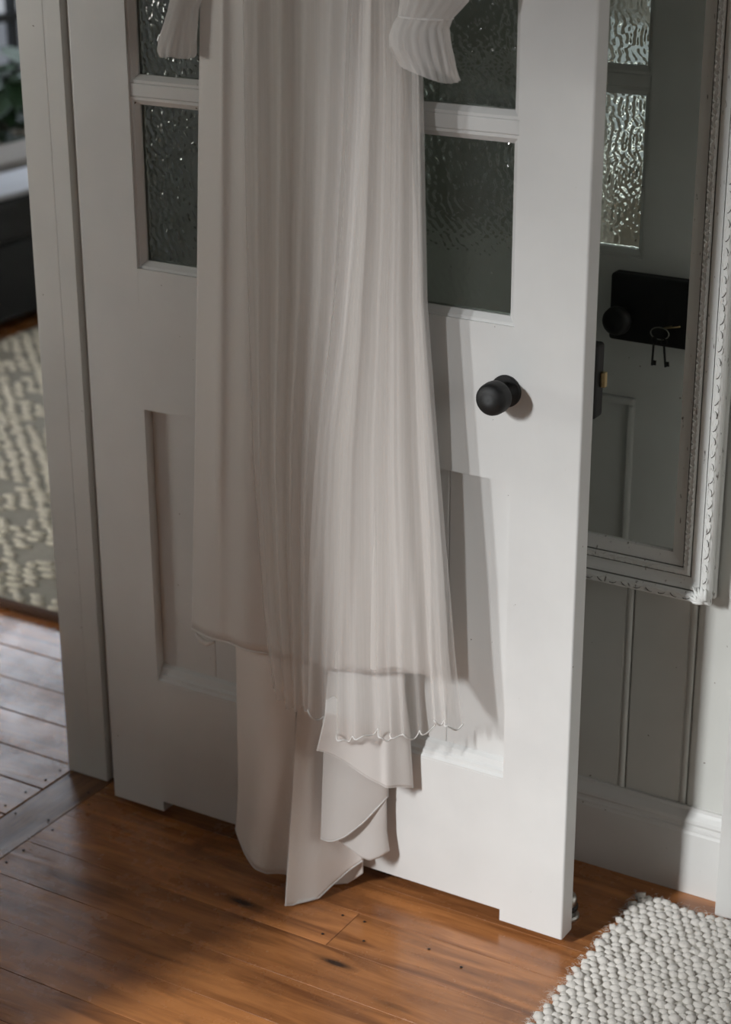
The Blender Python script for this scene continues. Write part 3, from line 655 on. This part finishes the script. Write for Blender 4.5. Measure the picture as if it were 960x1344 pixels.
# gathered tulle down the middle
CL = [(-260, 330), (0, 318), (300, 322), (600, 330), (800, 344), (950, 362)]
CR = [(-260, 470), (0, 455), (200, 448), (400, 436), (560, 420), (700, 412), (850, 409), (950, 408)]
def c_wave(u, v, px, py):
    return (0.005*math.sin(27*u+0.5*v) + 0.0014*math.sin(53*u+2))*(0.6+0.4*v)
PC = sheet(CL, CR, -260, [(0, 905), (0.3, 925), (0.6, 936), (0.8, 925), (1, 940)], lambda u, v: -0.058-0.006*v, c_wave, 150, 70)
dpart(MB().grid(PC), 'tulle_center', 'tulle')
# wide tulle lobe on the right, two layers
TL = [(-260, 450), (0, 462), (150, 458), (300, 450), (450, 436), (600, 416), (750, 407), (880, 400), (980, 398)]
TR = [(-260, 515), (0, 552), (100, 557), (300, 561), (400, 563), (560, 575), (750, 590), (860, 597), (950, 606), (980, 608)]
T_hem = [(0, 930), (0.06, 940), (0.12, 950), (0.16, 974), (0.25, 966), (0.34, 970), (0.42, 962), (0.5, 972), (0.6, 962), (0.68, 964), (0.75, 966), (0.85, 945), (0.93, 950), (1, 952)]
def t_wave(u, v, px, py):
    r = max(0, (v-0.80)/0.20)
    return (0.5+0.5*v)*(0.0085*math.sin(19*u-0.8) + 0.0018*math.sin(33*u+0.7)) + 0.0003*math.sin(97*u) + r*0.0075*math.sin(63*u+1+1.5*math.sin(9*u)) + 0.0003*math.sin(150*u+3*v)
PT_ = sheet(TL, TR, -260, T_hem, lambda u, v: -0.062-0.016*math.sin(math.pi*min(1, max(0, u)))*v, t_wave, 220, 90)
for j in range(PT_.shape[0]):          # curled, gathered hem
    r = max(0, (j/(PT_.shape[0]-1)-0.86)/0.14)
    for i in range(PT_.shape[1]):
        u = i/(PT_.shape[1]-1); PT_[j, i, 2] -= r*r*(0.0045*math.sin(63*u+2+1.5*math.sin(9*u)) + 0.0022*math.sin(111*u))
dpart(MB().grid(PT_), 'tulle_overskirt', 'tulle')
dpart(MB().tube(PT_[-1], 0.0012, 5), 'rolled_hem', 'hem_thread')
def t2_wave(u, v, px, py): return (0.5+0.5*v)*(0.006*math.sin(23*u+1.0) + 0.002*math.sin(47*u+2.0))
TL2 = [(a, b+14) for a, b in TL]; TR2 = [(a, b-4) for a, b in TR]
P2 = sheet(TL2, TR2, -260, [(0, 874), (0.3, 876), (0.75, 878), (0.85, 905), (0.93, 928), (1, 936)], lambda u, v: -0.050-0.012*math.sin(math.pi*u)*v, t2_wave, 150, 70)
dpart(MB().grid(P2), 'tulle_underlayer', 'tulle_dense')
# satin train below
U1 = sheet([(640, 318), (820, 309), (1040, 311), (1095, 307), (1160, 307)], [(640, 400), (1000, 386), (1160, 380)], 640, [(0, 1088), (0.06, 1100), (0.2, 1120), (0.4, 1138), (0.6, 1146), (1, 1149)],
           lambda u, v: -0.018-0.060*v**1.6-0.008*math.sin(math.pi*u), lambda u, v, px, py: 0.004*math.sin(7*u+2*v)*v, 50, 70)
dpart(MB().grid(U1), 'train_panel', 'satin', solid=0.0016); dpart(MB().tube(U1[-1], 0.0013, 6), 'rolled_hem', 'hem_thread')
U2 = sheet([(760, 398), (940, 389), (1100, 378), (1192, 372)], [(760, 440), (980, 440), (1080, 465), (1128, 478), (1192, 478)], 760, [(0, 1190), (0.1, 1190), (0.27, 1191), (0.36, 1186), (0.6, 1161), (0.8, 1143), (1, 1128)],
           lambda u, v: -0.018-0.020*min(1, v/0.5)*(1-0.85*u) - v**2*(0.088*(1-u)**1.35), lambda u, v, px, py: 0.005*math.sin(9*u+1.2)*v, 60, 80)
dpart(MB().grid(U2), 'train_point', 'satin', solid=0.0016); dpart(MB().tube(U2[-1], 0.0016, 6), 'rolled_hem', 'hem_thread')
U3 = sheet([(1060, 400), (1190, 402)], [(1060, 477), (1150, 477), (1190, 476)], 1060, [(0, 1186), (0.25, 1180), (0.55, 1168), (0.85, 1154), (1, 1146)],
           lambda u, v: -0.014-0.044*(1-u)**1.5*v, lambda u, v, px, py: 0.0015*math.sin(10*u), 40, 40)
dpart(MB().grid(U3), 'train_lining', 'satin', solid=0.0016)
FA = sheet([(860, 432), (940, 426), (985, 415), (1040, 415)], [(860, 531), (905, 531), (960, 537), (1035, 541)], 860, [(0, 985), (0.08, 988), (0.3, 1001), (0.6, 1022), (0.72, 1029), (0.85, 1032), (1, 1035)],
           lambda u, v: -0.018-0.060*min(1, 0.25+v/0.8)*(1-u)**0.7, lambda u, v, px, py: v*(0.004*math.sin(7*u+0.4)) - 0.006*math.exp(-((u-0.78)/0.06)**2)*v, 60, 50)
dpart(MB().grid(FA), 'cascade_fold', 'satin_smooth', solid=0.0016); dpart(MB().tube(FA[-1], 0.0011, 6), 'rolled_hem', 'hem_thread')
FB = sheet([(960, 426), (1050, 422), (1104, 420)], [(960, 512), (1050, 508), (1104, 508)], 960, [(0, 1101), (0.1, 1104), (0.22, 1103), (0.4, 1096), (0.65, 1079), (1, 1046)],
           lambda u, v: -0.016-0.048*(1-u)**0.7*(0.55+0.45*v)-0.012*v*(1-u), lambda u, v, px, py: 0.004*math.sin(6*u+2.5)*v, 50, 50)
dpart(MB().grid(FB), 'cascade_fold', 'satin_smooth', solid=0.0016); dpart(MB().tube(FB[-1], 0.0015, 6), 'rolled_hem', 'hem_thread')
FC = sheet([(1010, 426), (1080, 430), (1130, 436)], [(1010, 507), (1090, 508), (1118, 512), (1130, 512)], 1010, [(0, 1098), (0.25, 1112), (0.5, 1124), (0.68, 1128), (0.85, 1124), (1, 1116)],
           lambda u, v: -0.016-0.048*(1-u)**0.7*(0.40+0.60*v), lambda u, v, px, py: 0.004*math.sin(5*u+1)*v, 50, 40)
dpart(MB().grid(FC), 'cascade_fold', 'satin_smooth', solid=0.0016)
# sleeves ending in gathered cuffs
def cuff(rows, Y, nl, seed, name, depth=0.62, tilt=0.0):
    n = 72; P = np.zeros((len(rows), n+1, 3)); g = np.random.default_rng(seed); ph = g.uniform(0, 6, 4)
    for j, (py, pl, pr, am) in enumerate(rows):
        a, b = at(pl, py, Y), at(pr, py, Y); c = 0.5*(a+b); r = 0.5*(b[0]-a[0])
        for k in range(n+1):
            q = 2*math.pi*k/n; rr = 1 + am*(math.sin(nl*q+ph[0]) + 0.5*math.sin((nl*2-3)*q+ph[1]+0.2*j))
            zz = c[2] + (0.010*am*math.sin(3*q+ph[2]) + 0.05*am*0.1*math.sin(nl*q+ph[0]))*(j >= len(rows)-2) - tilt*math.cos(q)*(j/(len(rows)-1))**4
            P[j, k] = (c[0] + r*rr*math.cos(q), min(-0.006, c[1] + max(0.018, min(r*depth, 0.028))*rr*math.sin(q)), zz)
    return P
def densify(rows, m_=6):
    rows = np.array(rows, float); t = np.arange(len(rows)); q = np.linspace(0, len(rows)-1, (len(rows)-1)*m_+1)
    return [tuple(np.interp(q_, t, rows[:, k]) for k in range(4)) for q_ in q]
rc = cuff(densify([(-240, 505, 560, 0.02), (-120, 525, 612, 0.03), (-40, 534, 622, 0.05), (0, 530, 612, 0.05), (22, 525, 592, 0.03), (34, 519, 586, 0.05), (48, 515, 588, 0.06), (66, 517, 592, 0.075), (80, 524, 595, 0.085), (97, 531, 599, 0.10)]), -0.075, 19, 1, 'right', tilt=0.008)
sl = dpart(MB().grid(rc), 'sleeve', 'cuff_tulle'); 
dpart(MB().tube([rc[24][k] for k in range(0, 72, 3)], 0.0012, 5, True), 'cuff_gather', 'hem_thread', parent=sl)
lc = cuff(densify([(-240, 255, 320, 0.02), (-120, 228, 292, 0.03), (-30, 226, 268, 0.04), (0, 226, 262, 0.03), (12, 224, 258, 0.04), (30, 219, 256, 0.05), (55, 211, 254, 0.06), (68, 210, 254, 0.08), (74, 213, 252, 0.10)]), -0.03, 7, 4, 'left')
dpart(MB().grid(lc), 'sleeve', 'cuff_tulle')
# bodice and hanger above the frame
rows_b = [(-255, 300, 502, 0.01), (-330, 320, 490, 0.005), (-420, 300, 510, 0.0), (-500, 320, 495, 0.0)]
dpart(MB().grid(cuff(densify(rows_b, 4), -0.045, 14, 9, 'b')), 'bodice', 'satin_smooth')
HG = empty('hanger', (0.42, -0.03, 1.7)); tag(HG, 'wooden hanger hooked over the top of the door holding the dress', 'hanger')
hx = float(at(405, -400, -0.045)[0])
o = MB().tube([(hx-0.15, -0.04, 1.70), (hx-0.07, -0.04, 1.745), (hx, -0.04, 1.765), (hx+0.07, -0.04, 1.745), (hx+0.15, -0.04, 1.70)], 0.008, 8).build('yoke', 'dark_wood', HG, smooth=True); o.location = -Vector(HG.location)
o = MB().tube([(hx, -0.04, 1.765), (hx, -0.035, 1.90), (hx, -0.010, 1.99), (hx, T/2, 1.996), (hx, T+0.012, 1.985), (hx, T+0.012, 1.95)], 0.002, 6).build('hook', 'steel', HG, smooth=True); o.location = -Vector(HG.location)
